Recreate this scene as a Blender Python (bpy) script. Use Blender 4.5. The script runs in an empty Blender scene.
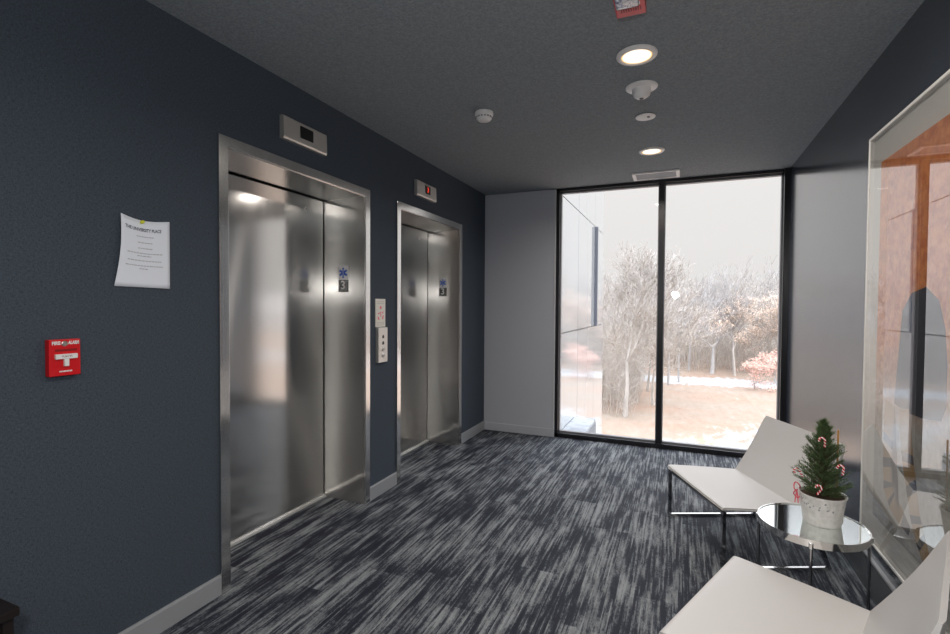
import bpy, bmesh, math, random
from mathutils import Vector, Matrix, noise
S = bpy.context.scene
COL = S.collection

# ---------------------------------------------------------------- camera
CX, CZ, FPX = 2.0105, 1.3912, 484.2851
YAW, PITCH, ROLL = 0.39928, 0.02388, 0.005926
W, H, D = 2.894, 2.620, 5.136
cy_, sy_ = math.cos(YAW), math.sin(YAW)
F_ = Vector((-sy_*math.cos(PITCH), cy_*math.cos(PITCH), -math.sin(PITCH)))
R_ = Vector((cy_, sy_, 0)); U_ = R_.cross(F_)
R2 = R_*math.cos(ROLL)+U_*math.sin(ROLL); U2 = -R_*math.sin(ROLL)+U_*math.cos(ROLL)
cam = bpy.data.cameras.new('camera'); camo = bpy.data.objects.new('camera', cam); COL.objects.link(camo)
cam.sensor_width = 36; cam.lens = FPX*36/950; cam.clip_start = .03; cam.clip_end = 600
m = Matrix((R2, U2, -F_)).transposed().to_4x4(); m.translation = Vector((CX, 0, CZ)); camo.matrix_world = m
S.camera = camo

# ---------------------------------------------------------------- exposure, sky, sun, lamps
S.view_settings.view_transform = 'Standard'; S.view_settings.look = 'None'
S.view_settings.exposure = 0.0; S.view_settings.gamma = 1.0; S.view_settings.use_curve_mapping = False
S.cycles.use_denoising = True
S.cycles.max_bounces = 10; S.cycles.diffuse_bounces = 4; S.cycles.glossy_bounces = 6; S.cycles.transparent_max_bounces = 16
S.cycles.caustics_reflective = True; S.cycles.blur_glossy = 1.0; S.cycles.sample_clamp_indirect = 8.0

world = bpy.data.worlds.new('overcast_sky'); S.world = world; world.use_nodes = True
wn, wl = world.node_tree.nodes, world.node_tree.links
wn.clear()
out = wn.new('ShaderNodeOutputWorld'); bg = wn.new('ShaderNodeBackground')
tc = wn.new('ShaderNodeTexCoord'); sp = wn.new('ShaderNodeSeparateXYZ'); rp = wn.new('ShaderNodeValToRGB')
wl.new(tc.outputs['Generated'], sp.inputs[0]); wl.new(sp.outputs['Z'], rp.inputs[0])
e = rp.color_ramp.elements
e[0].position = 0.0; e[0].color = (.82, .80, .785, 1)
e[1].position = 1.0; e[1].color = (5.2, 5.5, 6.0, 1)
x = e.new(0.26); x.color = (.88, .86, .845, 1)
x = e.new(0.50); x.color = (3.8, 3.95, 4.2, 1)
wl.new(rp.outputs[0], bg.inputs[0]); bg.inputs[1].default_value = 1.0; wl.new(bg.outputs[0], out.inputs[0])

def lamp(name, kind, loc, energy, color=(1, 1, 1), size=.1, rot=None):
    l = bpy.data.lights.new(name, kind); l.energy = energy; l.color = color
    if kind == 'AREA': l.shape = 'DISK'; l.size = size
    elif kind == 'SUN': l.angle = size
    else: l.shadow_soft_size = size
    o = bpy.data.objects.new(name, l); COL.objects.link(o); o.location = loc
    if rot: o.rotation_euler = rot
    return o
# veiled winter sun, behind the building
lamp('sun', 'SUN', (0, -20, 40), 0.6, (1, .93, .85), math.radians(25), (math.radians(48), 0, math.radians(18)))
# the photographer's flash beside the camera
lamp('camera_flash', 'POINT', (1.93, -.12, 1.63), 50, (1, .98, .95), .07)

# ---------------------------------------------------------------- helpers
def P(name, color, rough=.5, metal=0, **kw):
    mt = bpy.data.materials.new(name); mt.use_nodes = True
    b = mt.node_tree.nodes['Principled BSDF']
    b.inputs['Base Color'].default_value = (*color, 1); b.inputs['Roughness'].default_value = rough
    b.inputs['Metallic'].default_value = metal
    for k, v in kw.items(): b.inputs[k.replace('_', ' ')].default_value = v
    return mt
def nt(mt): return mt.node_tree.nodes, mt.node_tree.links, mt.node_tree.nodes['Principled BSDF']
def coords(mt, scale, kind='Object'):
    n, l, b = nt(mt)
    t = n.new('ShaderNodeTexCoord'); mp = n.new('ShaderNodeMapping'); mp.inputs['Scale'].default_value = scale
    if kind == 'World':
        g = n.new('ShaderNodeNewGeometry'); l.new(g.outputs['Position'], mp.inputs[0])
    else: l.new(t.outputs[kind], mp.inputs[0])
    return mp.outputs[0]
def noise_n(mt, vec, scale=1, detail=2, rough=.5):
    n, l, b = nt(mt); t = n.new('ShaderNodeTexNoise'); t.inputs['Scale'].default_value = scale
    t.inputs['Detail'].default_value = detail; t.inputs['Roughness'].default_value = rough
    l.new(vec, t.inputs['Vector']); return t.outputs['Fac']
def ramp(mt, fac, stops):
    n, l, b = nt(mt); r = n.new('ShaderNodeValToRGB'); l.new(fac, r.inputs[0]); e = r.color_ramp.elements
    while len(e) < len(stops): e.new(.5)
    for i, (p, c) in enumerate(stops): e[i].position = p; e[i].color = (*c, 1)
    return r.outputs[0]
def bump(mt, h, strength=.3, dist=.002):
    n, l, b = nt(mt); bp = n.new('ShaderNodeBump'); bp.inputs['Strength'].default_value = strength
    bp.inputs['Distance'].default_value = dist; l.new(h, bp.inputs['Height']); l.new(bp.outputs[0], b.inputs['Normal'])
def mth(mt, op, a, b_=None, c=None):
    n, l, b = nt(mt); x = n.new('ShaderNodeMath'); x.operation = op
    for i, v in enumerate((a, b_, c)):
        if v is None: continue
        if isinstance(v, (int, float)): x.inputs[i].default_value = v
        else: l.new(v, x.inputs[i])
    return x.outputs[0]

def link(name, me, mat, parent=None, loc=None):
    o = bpy.data.objects.new(name, me); COL.objects.link(o)
    if mat: me.materials.append(mat)
    if parent: o.parent = parent
    if loc: o.location = loc
    return o
def obj(name, bm, mat, parent=None, loc=None, smooth=False, bevel=0, seg=2):
    if bevel:
        bmesh.ops.bevel(bm, geom=list(bm.edges), offset=bevel, segments=seg, affect='EDGES', profile=.6, clamp_overlap=True)
    bmesh.ops.recalc_face_normals(bm, faces=bm.faces)
    me = bpy.data.meshes.new(name); bm.to_mesh(me); bm.free()
    if smooth:
        for p in me.polygons: p.use_smooth = True
        try: me.set_sharp_from_angle(angle=math.radians(40))
        except Exception: pass
    return link(name, me, mat, parent, loc)
def box(bm, a, b):
    vs = [bm.verts.new((x, y, z)) for x in (a[0], b[0]) for y in (a[1], b[1]) for z in (a[2], b[2])]
    for f in ((0,1,3,2),(4,6,7,5),(0,4,5,1),(2,3,7,6),(0,2,6,4),(1,5,7,3)): bm.faces.new([vs[i] for i in f])
    return bm
def B(a, b): return box(bmesh.new(), a, b)
def lathe(bm, prof, n=40, c=(0, 0)):
    rings = []
    for r, z in prof:
        if r < 1e-6: rings.append([bm.verts.new((c[0], c[1], z))])
        else: rings.append([bm.verts.new((c[0]+r*math.cos(2*math.pi*i/n), c[1]+r*math.sin(2*math.pi*i/n), z)) for i in range(n)])
    for a, b in zip(rings, rings[1:]):
        for i in range(n):
            j = (i+1) % n
            if len(a) == 1: bm.faces.new((a[0], b[j], b[i]))
            elif len(b) == 1: bm.faces.new((a[i], a[j], b[0]))
            else: bm.faces.new((a[i], a[j], b[j], b[i]))
    return bm
def tube(bm, pts, r, n=8, caps=True, square=False):
    pts = [Vector(p) for p in pts]; rings = []; up = None
    for i, p in enumerate(pts):
        d = (pts[min(i+1, len(pts)-1)]-pts[max(i-1, 0)]).normalized()
        if up is None:
            up = Vector((0, 0, 1)) if abs(d.z) < .9 else Vector((1, 0, 0))
        s = d.cross(up).normalized(); t = s.cross(d); up = t
        rr = r[i] if isinstance(r, (list, tuple)) else r
        off = math.pi/4 if square else 0
        rings.append([bm.verts.new(p+(s*math.cos(2*math.pi*k/n+off)+t*math.sin(2*math.pi*k/n+off))*rr) for k in range(n)])
    for a, b in zip(rings, rings[1:]):
        for i in range(n): bm.faces.new((a[i], a[(i+1) % n], b[(i+1) % n], b[i]))
    if caps: bm.faces.new(rings[0][::-1]); bm.faces.new(rings[-1])
    return bm
def empty(name, loc=(0, 0, 0), rz=0):
    o = bpy.data.objects.new(name, None); COL.objects.link(o); o.location = loc; o.rotation_euler = (0, 0, rz)
    o.empty_display_size = .1; return o
def tag(o, label=None, cat=None, group=None, kind=None):
    if label: o['label'] = label
    if cat: o['category'] = cat
    if group: o['group'] = group
    if kind: o['kind'] = kind
    return o
def struct(name, bm, mat, parent=None, **k):
    o = obj(name, bm, mat, parent, **k)
    if not parent: o['kind'] = 'structure'
    return o
def text(name, body, size, mat, parent, mtx, extrude=.0004, align='CENTER', bold=0, squeeze=1):
    cu = bpy.data.curves.new(name, 'FONT'); cu.body = body; cu.size = size; cu.extrude = extrude; cu.offset = bold
    cu.align_x = align; cu.align_y = 'CENTER'
    t = bpy.data.objects.new('tmp', cu); COL.objects.link(t)
    bpy.context.view_layer.update()
    me = bpy.data.meshes.new_from_object(t.evaluated_get(bpy.context.evaluated_depsgraph_get()))
    bpy.data.objects.remove(t)
    me.transform(mtx @ Matrix.Diagonal((squeeze, 1, 1, 1)))
    return link(name, me, mat, parent)
def onX(x, y, z):      # writing on a wall that faces +x
    return Matrix(((0, 0, 1, x), (1, 0, 0, y), (0, 1, 0, z), (0, 0, 0, 1)))
def onY(x, y, z):      # writing on a face that looks towards -y
    return Matrix(((1, 0, 0, x), (0, 0, -1, y), (0, 1, 0, z), (0, 0, 0, 1)))
def copy_tree(o, parent=None):
    c = o.copy(); COL.objects.link(c); c.parent = parent
    for ch in [k for k in bpy.data.objects if k.parent == o]: copy_tree(ch, c)
    return c

# ---------------------------------------------------------------- materials
def fabric(name, dark, light, rough=.9, sc=1.0):
    mt = P(name, dark, rough); n, l, b = nt(mt)
    a = noise_n(mt, coords(mt, (90*sc, 90*sc, 420*sc), 'World'), 1, 2)
    c = noise_n(mt, coords(mt, (420*sc, 420*sc, 90*sc), 'World'), 1, 2)
    g = noise_n(mt, coords(mt, (150, 150, 150), 'World'), 1, 3, .7)
    s = mth(mt, 'ADD', mth(mt, 'MULTIPLY', mth(mt, 'ADD', a, c), .33), mth(mt, 'MULTIPLY', g, .34))
    l.new(ramp(mt, s, [(.36, dark), (.64, light)]), b.inputs['Base Color']); bump(mt, s, .5, .002)
    b.inputs['Specular IOR Level'].default_value = .3
    return mt
M = {}
M['wall'] = fabric('navy_woven_wallcovering', (.030, .041, .056), (.078, .099, .128))
M['ceil'] = fabric('charcoal_woven_ceiling', (.17, .198, .222), (.36, .395, .42))
# right wall: the same navy in a satin vertical-grained finish
mt = P('navy_satin_wall', (.028, .036, .055), .2); n, l, b = nt(mt)
g = noise_n(mt, coords(mt, (1, 60, .8), 'World'), 1, 3)
l.new(ramp(mt, g, [(.3, (.024, .032, .05)), (.7, (.036, .046, .068))]), b.inputs['Base Color'])
b.inputs['IOR'].default_value = 2.9; l.new(mth(mt, 'MULTIPLY_ADD', g, .08, .13), b.inputs['Roughness']); M['satin'] = mt
M['white'] = P('white_paint', (.62, .63, .66), .5)
M['panelw'] = P('pale_grey_partition_paint', (.52, .545, .60), .45)
M['base'] = P('light_grey_baseboard', (.30, .315, .335), .3)
M['plastic'] = P('white_plastic', (.90, .90, .90), .35)
M['black'] = P('black_aluminium', (.012, .012, .016), .35)
M['frameedge'] = P('grey_gasket', (.25, .25, .27), .4)
M['blackp'] = P('black_plate', (.01, .01, .01), .3)
M['dark'] = P('dark_stained_wood', (.012, .008, .008), .4)

def steel(name, color, rough, aniso, axis):
    mt = P(name, color, rough, 1.0); n, l, b = nt(mt)
    sc = (90, 90, 1.2) if axis == 'V' else (1.5, 1.5, 160)
    g = noise_n(mt, coords(mt, sc, 'World'), 1, 3)
    l.new(mth(mt, 'MULTIPLY_ADD', g, .10, rough-.05), b.inputs['Roughness'])
    l.new(ramp(mt, g, [(.25, tuple(c*.93 for c in color)), (.75, color)]), b.inputs['Base Color'])
    b.inputs['Anisotropic'].default_value = aniso
    ge = n.new('ShaderNodeNewGeometry'); cr = n.new('ShaderNodeVectorMath'); cr.operation = 'CROSS_PRODUCT'
    l.new(ge.outputs['Normal'], cr.inputs[0]); cr.inputs[1].default_value = (.01, .012, 1)
    nm = n.new('ShaderNodeVectorMath'); nm.operation = 'NORMALIZE'; l.new(cr.outputs[0], nm.inputs[0])
    l.new(nm.outputs[0], b.inputs['Tangent'])
    return mt
M['door'] = steel('brushed_stainless_door', (.72, .705, .685), .12, .3, 'V')
n, l, b = nt(M['door'])
ag = n.new('ShaderNodeBsdfAnisotropic'); ag.inputs['Color'].default_value = (.76, .745, .72, 1); ag.inputs['Roughness'].default_value = .38; ag.inputs['Anisotropy'].default_value = .93
l.new(b.inputs['Tangent'].links[0].from_socket, ag.inputs['Tangent'])
mxs = n.new('ShaderNodeMixShader'); mxs.inputs[0].default_value = .28
l.new(b.outputs[0], mxs.inputs[1]); l.new(ag.outputs[0], mxs.inputs[2]); l.new(mxs.outputs[0], n['Material Output'].inputs['Surface'])
M['casing'] = steel('brushed_stainless_casing', (.78, .77, .75), .17, .6, 'V')
M['alu'] = P('satin_aluminium', (.70, .69, .67), .35, 1)
M['steelplate'] = P('stainless_plate', (.72, .70, .66), .42, .75)
M['chrome'] = P('chrome_with_dark_reflections', (.42, .42, .44), .10, 1)  # the dark room mirrored in the legs is put into this colour
M['chromeb'] = P('bright_chrome', (.80, .79, .77), .08, 1)
M['mirror'] = P('mirror_glass', (.86, .90, .89), .015, 1)
M['blackm'] = P('black_metal', (.015, .015, .018), .25, .3)

# carpet: planks of heathered yarn lines running along the room
mt = P('heathered_plank_carpet', (.1, .1, .1), .85); n, l, b = nt(mt)
vec = coords(mt, (1, 1, 1), 'World'); s3 = n.new('ShaderNodeSeparateXYZ'); l.new(vec, s3.inputs[0])
X, Y = s3.outputs['X'], s3.outputs['Y']
def comb(x, y, z=0.0):
    c = n.new('ShaderNodeCombineXYZ')
    for i, v in enumerate((x, y, z)):
        if isinstance(v, (int, float)): c.inputs[i].default_value = v
        else: l.new(v, c.inputs[i])
    return c.outputs[0]
plank = mth(mt, 'FLOOR', mth(mt, 'MULTIPLY', X, 4.0))
wn_ = n.new('ShaderNodeTexWhiteNoise'); wn_.noise_dimensions = '1D'; l.new(plank, wn_.inputs['W'])
row = mth(mt, 'FLOOR', mth(mt, 'ADD', Y, wn_.outputs['Value']))
ysh = mth(mt, 'ADD', Y, mth(mt, 'MULTIPLY', wn_.outputs['Value'], 7.0))
ysh = mth(mt, 'ADD', ysh, mth(mt, 'MULTIPLY', row, 3.7))
yarn = mth(mt, 'FLOOR', mth(mt, 'MULTIPLY', X, 170.0))
patch = noise_n(mt, comb(mth(mt, 'MULTIPLY', X, 7), mth(mt, 'MULTIPLY', ysh, 2.0)), 1, 7, .74)
strand = noise_n(mt, comb(mth(mt, 'MULTIPLY', yarn, .43), mth(mt, 'MULTIPLY', Y, 2.3), 4.0), 1, 2, .6)
fleck = noise_n(mt, comb(mth(mt, 'MULTIPLY', X, 260.0), mth(mt, 'MULTIPLY', Y, 60.0), 9.0), 1, 2, .6)
v = mth(mt, 'ADD', mth(mt, 'MULTIPLY', patch, .95), mth(mt, 'ADD', mth(mt, 'MULTIPLY', strand, .80), mth(mt, 'MULTIPLY', fleck, .30)))
v = mth(mt, 'SUBTRACT', v, .535)
l.new(ramp(mt, v, [(.38, (.007, .010, .022)), (.465, (.024, .030, .046)), (.525, (.110, .121, .136)), (.68, (.27, .29, .305))]), b.inputs['Base Color'])
bump(mt, mth(mt, 'ADD', strand, fleck), .5, .003)
b.inputs['Specular IOR Level'].default_value = .42; b.inputs['Roughness'].default_value = .75
M['carpet'] = mt

def glass(name, f0, rough=0.0, tint=(1, 1, 1)):
    mt = bpy.data.materials.new(name); mt.use_nodes = True; n, l = mt.node_tree.nodes, mt.node_tree.links; n.clear()
    o = n.new('ShaderNodeOutputMaterial'); mx = n.new('ShaderNodeMixShader'); t = n.new('ShaderNodeBsdfTransparent'); g = n.new('ShaderNodeBsdfGlossy')
    t.inputs[0].default_value = (*tint, 1); g.inputs['Roughness'].default_value = rough
    lw = n.new('ShaderNodeFresnel'); gg = n.new('ShaderNodeNewGeometry'); m1 = n.new('ShaderNodeMath'); m1.operation = 'MULTIPLY_ADD'; m1.inputs[1].default_value = -2; m1.inputs[2].default_value = 1
    m2 = n.new('ShaderNodeMath'); m2.operation = 'POWER'; m2.inputs[0].default_value = f0      # the same reflectance seen from either side
    l.new(gg.outputs['Backfacing'], m1.inputs[0]); l.new(m1.outputs[0], m2.inputs[1]); l.new(m2.outputs[0], lw.inputs['IOR'])
    l.new(lw.outputs[0], mx.inputs[0]); l.new(t.outputs[0], mx.inputs[1]); l.new(g.outputs[0], mx.inputs[2]); l.new(mx.outputs[0], o.inputs[0])
    return mt
M['pane'] = glass('window_glass', 1.45)
M['glazing'] = glass('picture_glazing', 6.2)

# ---------------------------------------------------------------- structure
YB = -3.2
struct('floor', B((-.36, YB, -.12), (W+.1, D+.02, 0)), M['carpet'])
struct('ceiling', B((-.36, YB, H), (W+.1, D+.12, H+.15)), M['ceil'])
CW = .052
el = [(1.6362, 2.8422), (3.1965, 4.3997)]
bm = bmesh.new(); y = YB
for a, b2 in el:
    box(bm, (-.35, y, 0), (0, a+CW, H)); box(bm, (-.35, a+CW, 2.19-CW), (0, b2-CW, H)); y = b2-CW
box(bm, (-.35, y, 0), (0, D+.1, H))
struct('wall_left', bm, M['wall'])
struct('wall_right', B((W, YB, 0), (W+.1, D+.1, H)), M['satin'])
struct('wall_behind_camera', B((-.36, YB-.1, -.1), (W+.1, YB, H+.15)), M['wall'])
bm = bmesh.new()
for z0, z1 in ((0, H),): box(bm, (-.60, 1.5, -.1), (-.40, 4.6, H))
struct('trim_shaft', bm, M['black'])
# baseboards
def baseboard(name, segs, mat, xf):
    bm = bmesh.new()
    for y0, y1 in segs:
        pr = [(0, 0), (.012, 0), (.012, .088), (.008, .096), (0, .096)]
        a = [bm.verts.new((xf(p[0]), y0, p[1])) for p in pr]; c = [bm.verts.new((xf(p[0]), y1, p[1])) for p in pr]
        for i in range(5): bm.faces.new((a[i], a[(i+1) % 5], c[(i+1) % 5], c[i]))
        bm.faces.new(a); bm.faces.new(c[::-1])
    return struct(name, bm, mat)
baseboard('baseboard_left', [(YB, el[0][0]), (el[0][1], el[1][0]), (el[1][1], 5.036)], M['base'], lambda x: x)
M['baser'] = P('satin_grey_baseboard_right', (.09, .10, .11), .22)
bm = bmesh.new()
box(bm, (W-.014, YB, 0), (W, 5.03, .165)); struct('baseboard_right', bm, M['baser'])
struct('trim_right', B((W-.017, YB, .165), (W, 5.03, .174)), M['base'])

# back wall: partition panel, window
p = struct('wall_back', B((0, 5.036, 0), (.800, D+.1, H-.004)), M['panelw'], bevel=.003)
struct('baseboard_back', B((0.012, 5.026, 0), (.806, 5.036, .085)), M['panelw'], bevel=.002)
struct('trim_corner', B((.788, 5.030, .085), (.803, 5.10, H-.004)), M['white'], bevel=.002)
wd = empty('window_1', (0, 0, 0)); wd['kind'] = 'structure'
bm = bmesh.new()
x0, x1, xm = .803, W, 1.839
box(bm, (x0, 5.05, 0), (x0+.034, 5.17, H)); box(bm, (x1-.042, 5.03, 0), (x1, 5.17, H))
box(bm, (x0, 5.05, H-.028), (x1, 5.17, H)); box(bm, (x0, 5.05, 0), (x1, 5.17, .044))
box(bm, (xm-.024, 5.06, 0), (xm+.024, 5.17, H))
obj('window_frame', bm, M['black'], wd)
bm = bmesh.new()
for a, c in ((x0+.034, xm-.024), (xm+.024, x1-.042)):
    box(bm, (a, 5.10, .044), (a+.010, 5.15, H-.028)); box(bm, (c-.010, 5.10, .044), (c, 5.15, H-.028))
    box(bm, (a, 5.10, H-.044), (c, 5.15, H-.028)); box(bm, (a, 5.10, .044), (c, 5.15, .060))
obj('window_gasket', bm, M['frameedge'], wd)
for a, c in ((x0+.044, xm-.034), (xm+.034, x1-.052)):
    me = bpy.data.meshes.new('window_pane'); me.from_pydata([(a, 5.125, .06), (c, 5.125, .06), (c, 5.125, H-.044), (a, 5.125, H-.044)], [], [(0, 1, 2, 3)])
    link('window_pane', me, M['pane'], wd)

# ---------------------------------------------------------------- elevators
M['starblue'] = P('sign_blue', (.03, .12, .55), .4)
M['signwhite'] = P('sign_white', (.80, .80, .80), .4)
M['redled'] = P('red_display_digit', (.6, .02, .01), .4, Emission_Color=(1, .05, .02, 1), Emission_Strength=.9)
def elevator(y0, y1, label):
    t = tag(empty('elevator', (0, y0, 0)), label, 'elevator', None)
    w = y1-y0; h = 2.19; d = -.3465
    bm = bmesh.new(); box(bm, (0, 0, 0), (.014, CW, h)); obj('casing', bm, M['casing'], t, bevel=.0015)
    bm = bmesh.new(); box(bm, (0, w-CW, 0), (.014, w, h)); obj('casing', bm, M['casing'], t, bevel=.0015)
    bm = bmesh.new(); box(bm, (0, CW, h-CW), (.0135, w-CW, h)); obj('casing_head', bm, M['casing'], t, bevel=.0015)
    bm = bmesh.new(); box(bm, (d-.01, CW, 0), (0, CW+.003, h-CW)); obj('jamb', bm, M['door'], t)
    bm = bmesh.new(); box(bm, (d-.01, w-CW-.003, 0), (0, w-CW, h-CW)); obj('jamb', bm, M['door'], t)
    bm = bmesh.new(); box(bm, (d-.01, CW+.003, h-CW-.003), (0, w-CW-.003, h-CW)); obj('head_soffit', bm, M['door'], t)
    dp = obj('door_panel', B((d-.03, CW+.003, .014), (d, w-CW-.011, h-CW-.013)), M['door'], t)
    obj('door_sill', B((d-.03, CW+.003, .0005), (d+.016, w-CW-.003, .014)), P('sill_aluminium', (.85, .85, .84), .45, .5), t)
    bm = bmesh.new()   # keyhole escutcheon high on the door
    kc = Vector((d+.001, .973, 2.042))
    tube(bm, [kc+Vector((0, .011*math.cos(a), .014*math.sin(a))) for a in [k*math.pi/8 for k in range(17)]], .0022, 6, False)
    obj('keyhole_ring', bm, M['alu'], dp)
    # hoistway jamb signs: star over floor number
    yb = w-CW-.003
    s = obj('jamb_sign', B((-.214, yb-.003, 1.566), (-.131, yb, 1.664)), M['signwhite'], t, bevel=.0008)
    s['label'] = 'white plate with a blue six-armed star'
    bm = bmesh.new()
    for k in range(3):
        a = math.radians(90+60*k); dx, dz = math.cos(a)*.036, math.sin(a)*.036; px, pz = -math.sin(a)*.0075, math.cos(a)*.0075
        cx, cz, yy = -.1725, 1.615, yb-.0036-.0002*k
        vs = [bm.verts.new((cx+sx*dx+q*px, yy, cz+sx*dz+q*pz)) for sx, q in ((-1, -1), (1, -1), (1, 1), (-1, 1))]
        bm.faces.new(vs)
    obj('star', bm, M['starblue'], s)
    bm = bmesh.new(); tube(bm, [(-.1725, yb-.0048, 1.588), (-.1725, yb-.0048, 1.642)], .0014, 5)
    obj('staff', bm, M['signwhite'], s)
    s2 = obj('floor_number_plate', B((-.214, yb-.003, 1.480), (-.131, yb, 1.565)), M['blackp'], t, bevel=.0008)
    text('floor_number', '3', .085, M['signwhite'], s2, onY(-.1745, yb-.0036, 1.526), bold=.001)
    return t
elevator(*el[0], 'large near stainless steel elevator entrance with closed brushed door, beside the red fire alarm')
elevator(*el[1], 'far stainless steel elevator entrance with closed door, nearest the window end')

def indicator(y0, y1, dy0, dy1, label, digit):
    z0, z1 = 2.292, 2.418
    t = tag(empty('floor_indicator', (0, (y0+y1)/2, z0)), label, 'floor indicator')
    c = (y0+y1)/2; hw = (y1-y0)/2
    # housing, thicker at the bottom with a sloping lower lip
    pr = [(0, 0), (.026, 0), (.032, .010), (.028, .120), (.022, .126), (0, .126)]
    bm = bmesh.new(); a = [bm.verts.new((p[0], -hw, p[1])) for p in pr]; b2 = [bm.verts.new((p[0], hw, p[1])) for p in pr]
    for i in range(6): bm.faces.new((a[i], a[(i+1) % 6], b2[(i+1) % 6], b2[i]))
    bm.faces.new(a); bm.faces.new(b2[::-1])
    obj('housing', bm, M['steelplate'], t, bevel=.0012)
    s = obj('display', B((.027, dy0-c, .038), (.0335, dy1-c, .104)), M['blackp'], t)
    if digit: text('digit', '3', .058, M['redled'], s, onX(.034, (dy0+dy1)/2-c, .071), bold=.0015)
indicator(2.025, 2.373, 2.150, 2.251, 'brushed steel indicator box with a blank black display above the near elevator', False)
indicator(3.472, 3.807, 3.605, 3.690, 'brushed steel indicator box with a red 3 display above the far elevator', True)

# call station between the elevators
M['ivory'] = P('ivory_plate', (.78, .76, .70), .45)
M['pink'] = P('sign_red', (.85, .22, .25), .5)
t = tag(empty('fire_instruction_sign', (0, 2.982, 1.333)), 'narrow ivory sign with red fire pictogram between the elevators, directly above the call buttons', 'sign')
pl = obj('plate', B((0, -.062, -.102), (.006, .062, .102)), M['ivory'], t, bevel=.001)
bm = bmesh.new()
def disc(bm, x, y, z, r, n=12, sy=1):
    vs = [bm.verts.new((x, y+sy*r*math.cos(2*math.pi*i/n), z+r*math.sin(2*math.pi*i/n))) for i in range(n)]
    bm.faces.new(vs)
disc(bm, .0066, 0, .038, .013)
def quadx(bm, x, pts): bm.faces.new([bm.verts.new((x, p[0], p[1])) for p in pts])
quadx(bm, .0066, [(-.038, -.002), (-.010, .004), (-.012, -.008), (-.036, -.010)])
quadx(bm, .0066, [(-.006, .010), (.008, .010), (.006, -.030), (-.004, -.030)])
quadx(bm, .0066, [(.018, .004), (.036, .014), (.034, .000), (.020, -.008)])
quadx(bm, .0066, [(-.040, -.025), (-.022, -.030), (-.012, -.052), (-.034, -.048)])
quadx(bm, .0066, [(.016, -.048), (.024, -.020), (.040, -.016), (.034, -.044)])
obj('pictogram', bm, M['pink'], pl)
M['gprint'] = P('grey_print', (.45, .44, .42), .6)
for z in (.080, .068, -.070, -.080, -.089): obj('print_line', B((.006, -.046, z-.0012), (.0066, .046, z+.0012)), M['gprint'], pl)
t = tag(empty('call_button_panel', (0, 2.988, 1.10)), 'slim stainless call button panel between the elevators, directly below the fire sign', 'call panel')
fp = obj('faceplate', B((0, -.058, -.127), (.024, .058, .127)), M['steelplate'], t, bevel=.002)
bm = bmesh.new()
for z in (.058, .012): quadx(bm, .0246, [(-.012, z-.010), (.012, z-.010), (.012, z+.006), (0, z+.018), (-.012, z+.006)])
obj('arrow_mark', bm, M['blackp'], fp)
for z in (-.030, -.075):
    bm = bmesh.new(); lathe(bm, [(.016, 0), (.016, .004), (.013, .006), (0, .006)], 20)
    bmesh.ops.rotate(bm, verts=bm.verts, cent=(0, 0, 0), matrix=Matrix.Rotation(math.pi/2, 3, 'Y')); bmesh.ops.translate(bm, verts=bm.verts, vec=(.024, 0, z))
    bt = obj('button', bm, M['alu'], t, smooth=True)
    bm = bmesh.new(); quadx(bm, .0305, [(-.006, z-.004), (.006, z-.004), (0, z+.007)] if z > -.05 else [(-.006, z+.005), (.006, z+.005), (0, z-.006)])
    obj('arrow_mark', bm, M['blackp'], bt)

# ---------------------------------------------------------------- notice and alarm
M['paper'] = P('paper', (.80, .85, .93), .7)
M['ink'] = P('print_ink', (.10, .11, .15), .7)
t = tag(empty('paper_notice', (0, 1.29, 1.6)), 'white printed paper notice pinned to the navy wall by a yellow pin', 'notice')
bm = bmesh.new(); N = 14
cor = [(1.178, 1.458), (1.399, 1.454), (1.399, 1.738), (1.203, 1.742)]   # bottom-left, bottom-right, top-right, top-left
def pp(u, v):
    a = Vector(cor[0]).lerp(Vector(cor[1]), u); c = Vector(cor[3]).lerp(Vector(cor[2]), u)
    q = a.lerp(c, v); z = q.y-.016*v*math.sin(math.pi*u)*(1-.25*u)
    yy = q.x+.006*math.sin(math.pi*v)*(1-u)*1.2
    xx = .003+.016*abs(u-.42)**1.6*v*(2.0 if u < .42 else .8)+.004*(1-v)+.006*(1-u)*math.sin(math.pi*v)
    return xx, yy-1.29, z-1.6
g = [[bm.verts.new(pp(i/N, j/N)) for j in range(N+1)] for i in range(N+1)]
for i in range(N):
    for j in range(N): bm.faces.new((g[i][j], g[i+1][j], g[i+1][j+1], g[i][j+1]))
sh = obj('sheet', bm, M['paper'], t, smooth=True)
md = sh.modifiers.new('thickness', 'SOLIDIFY'); md.thickness = .0006; md.offset = -1
def bend(o, u0, u1, v):   # lay writing onto the curled sheet; mesh given as (s along 0..1, t height in m)
    for q in o.data.vertices:
        s_, t_, e_ = q.co.x, q.co.y, q.co.z
        X_, Y_, Z_ = pp(u0+(u1-u0)*s_, v+t_/.285); q.co = (X_+.0012+e_, Y_, Z_)
def line_text(body, u0, u1, v, h, bold):
    o = text('printed_line', body, h, M['ink'], sh, Matrix.Identity(4), extrude=0, align='LEFT', bold=bold)
    xs = [q.co.x for q in o.data.vertices]; a, c = min(xs), max(xs)
    for q in o.data.vertices: q.co.x = (q.co.x-a)/(c-a)
    bend(o, u0, u1, v)
line_text('THE UNIVERSITY PLACE', .08, .82, .855, .019, .0005)
rnd = random.Random(4)
M['fink'] = P('faint_ink', (.38, .40, .45), .7)   # the small print, too blurred to read
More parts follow.
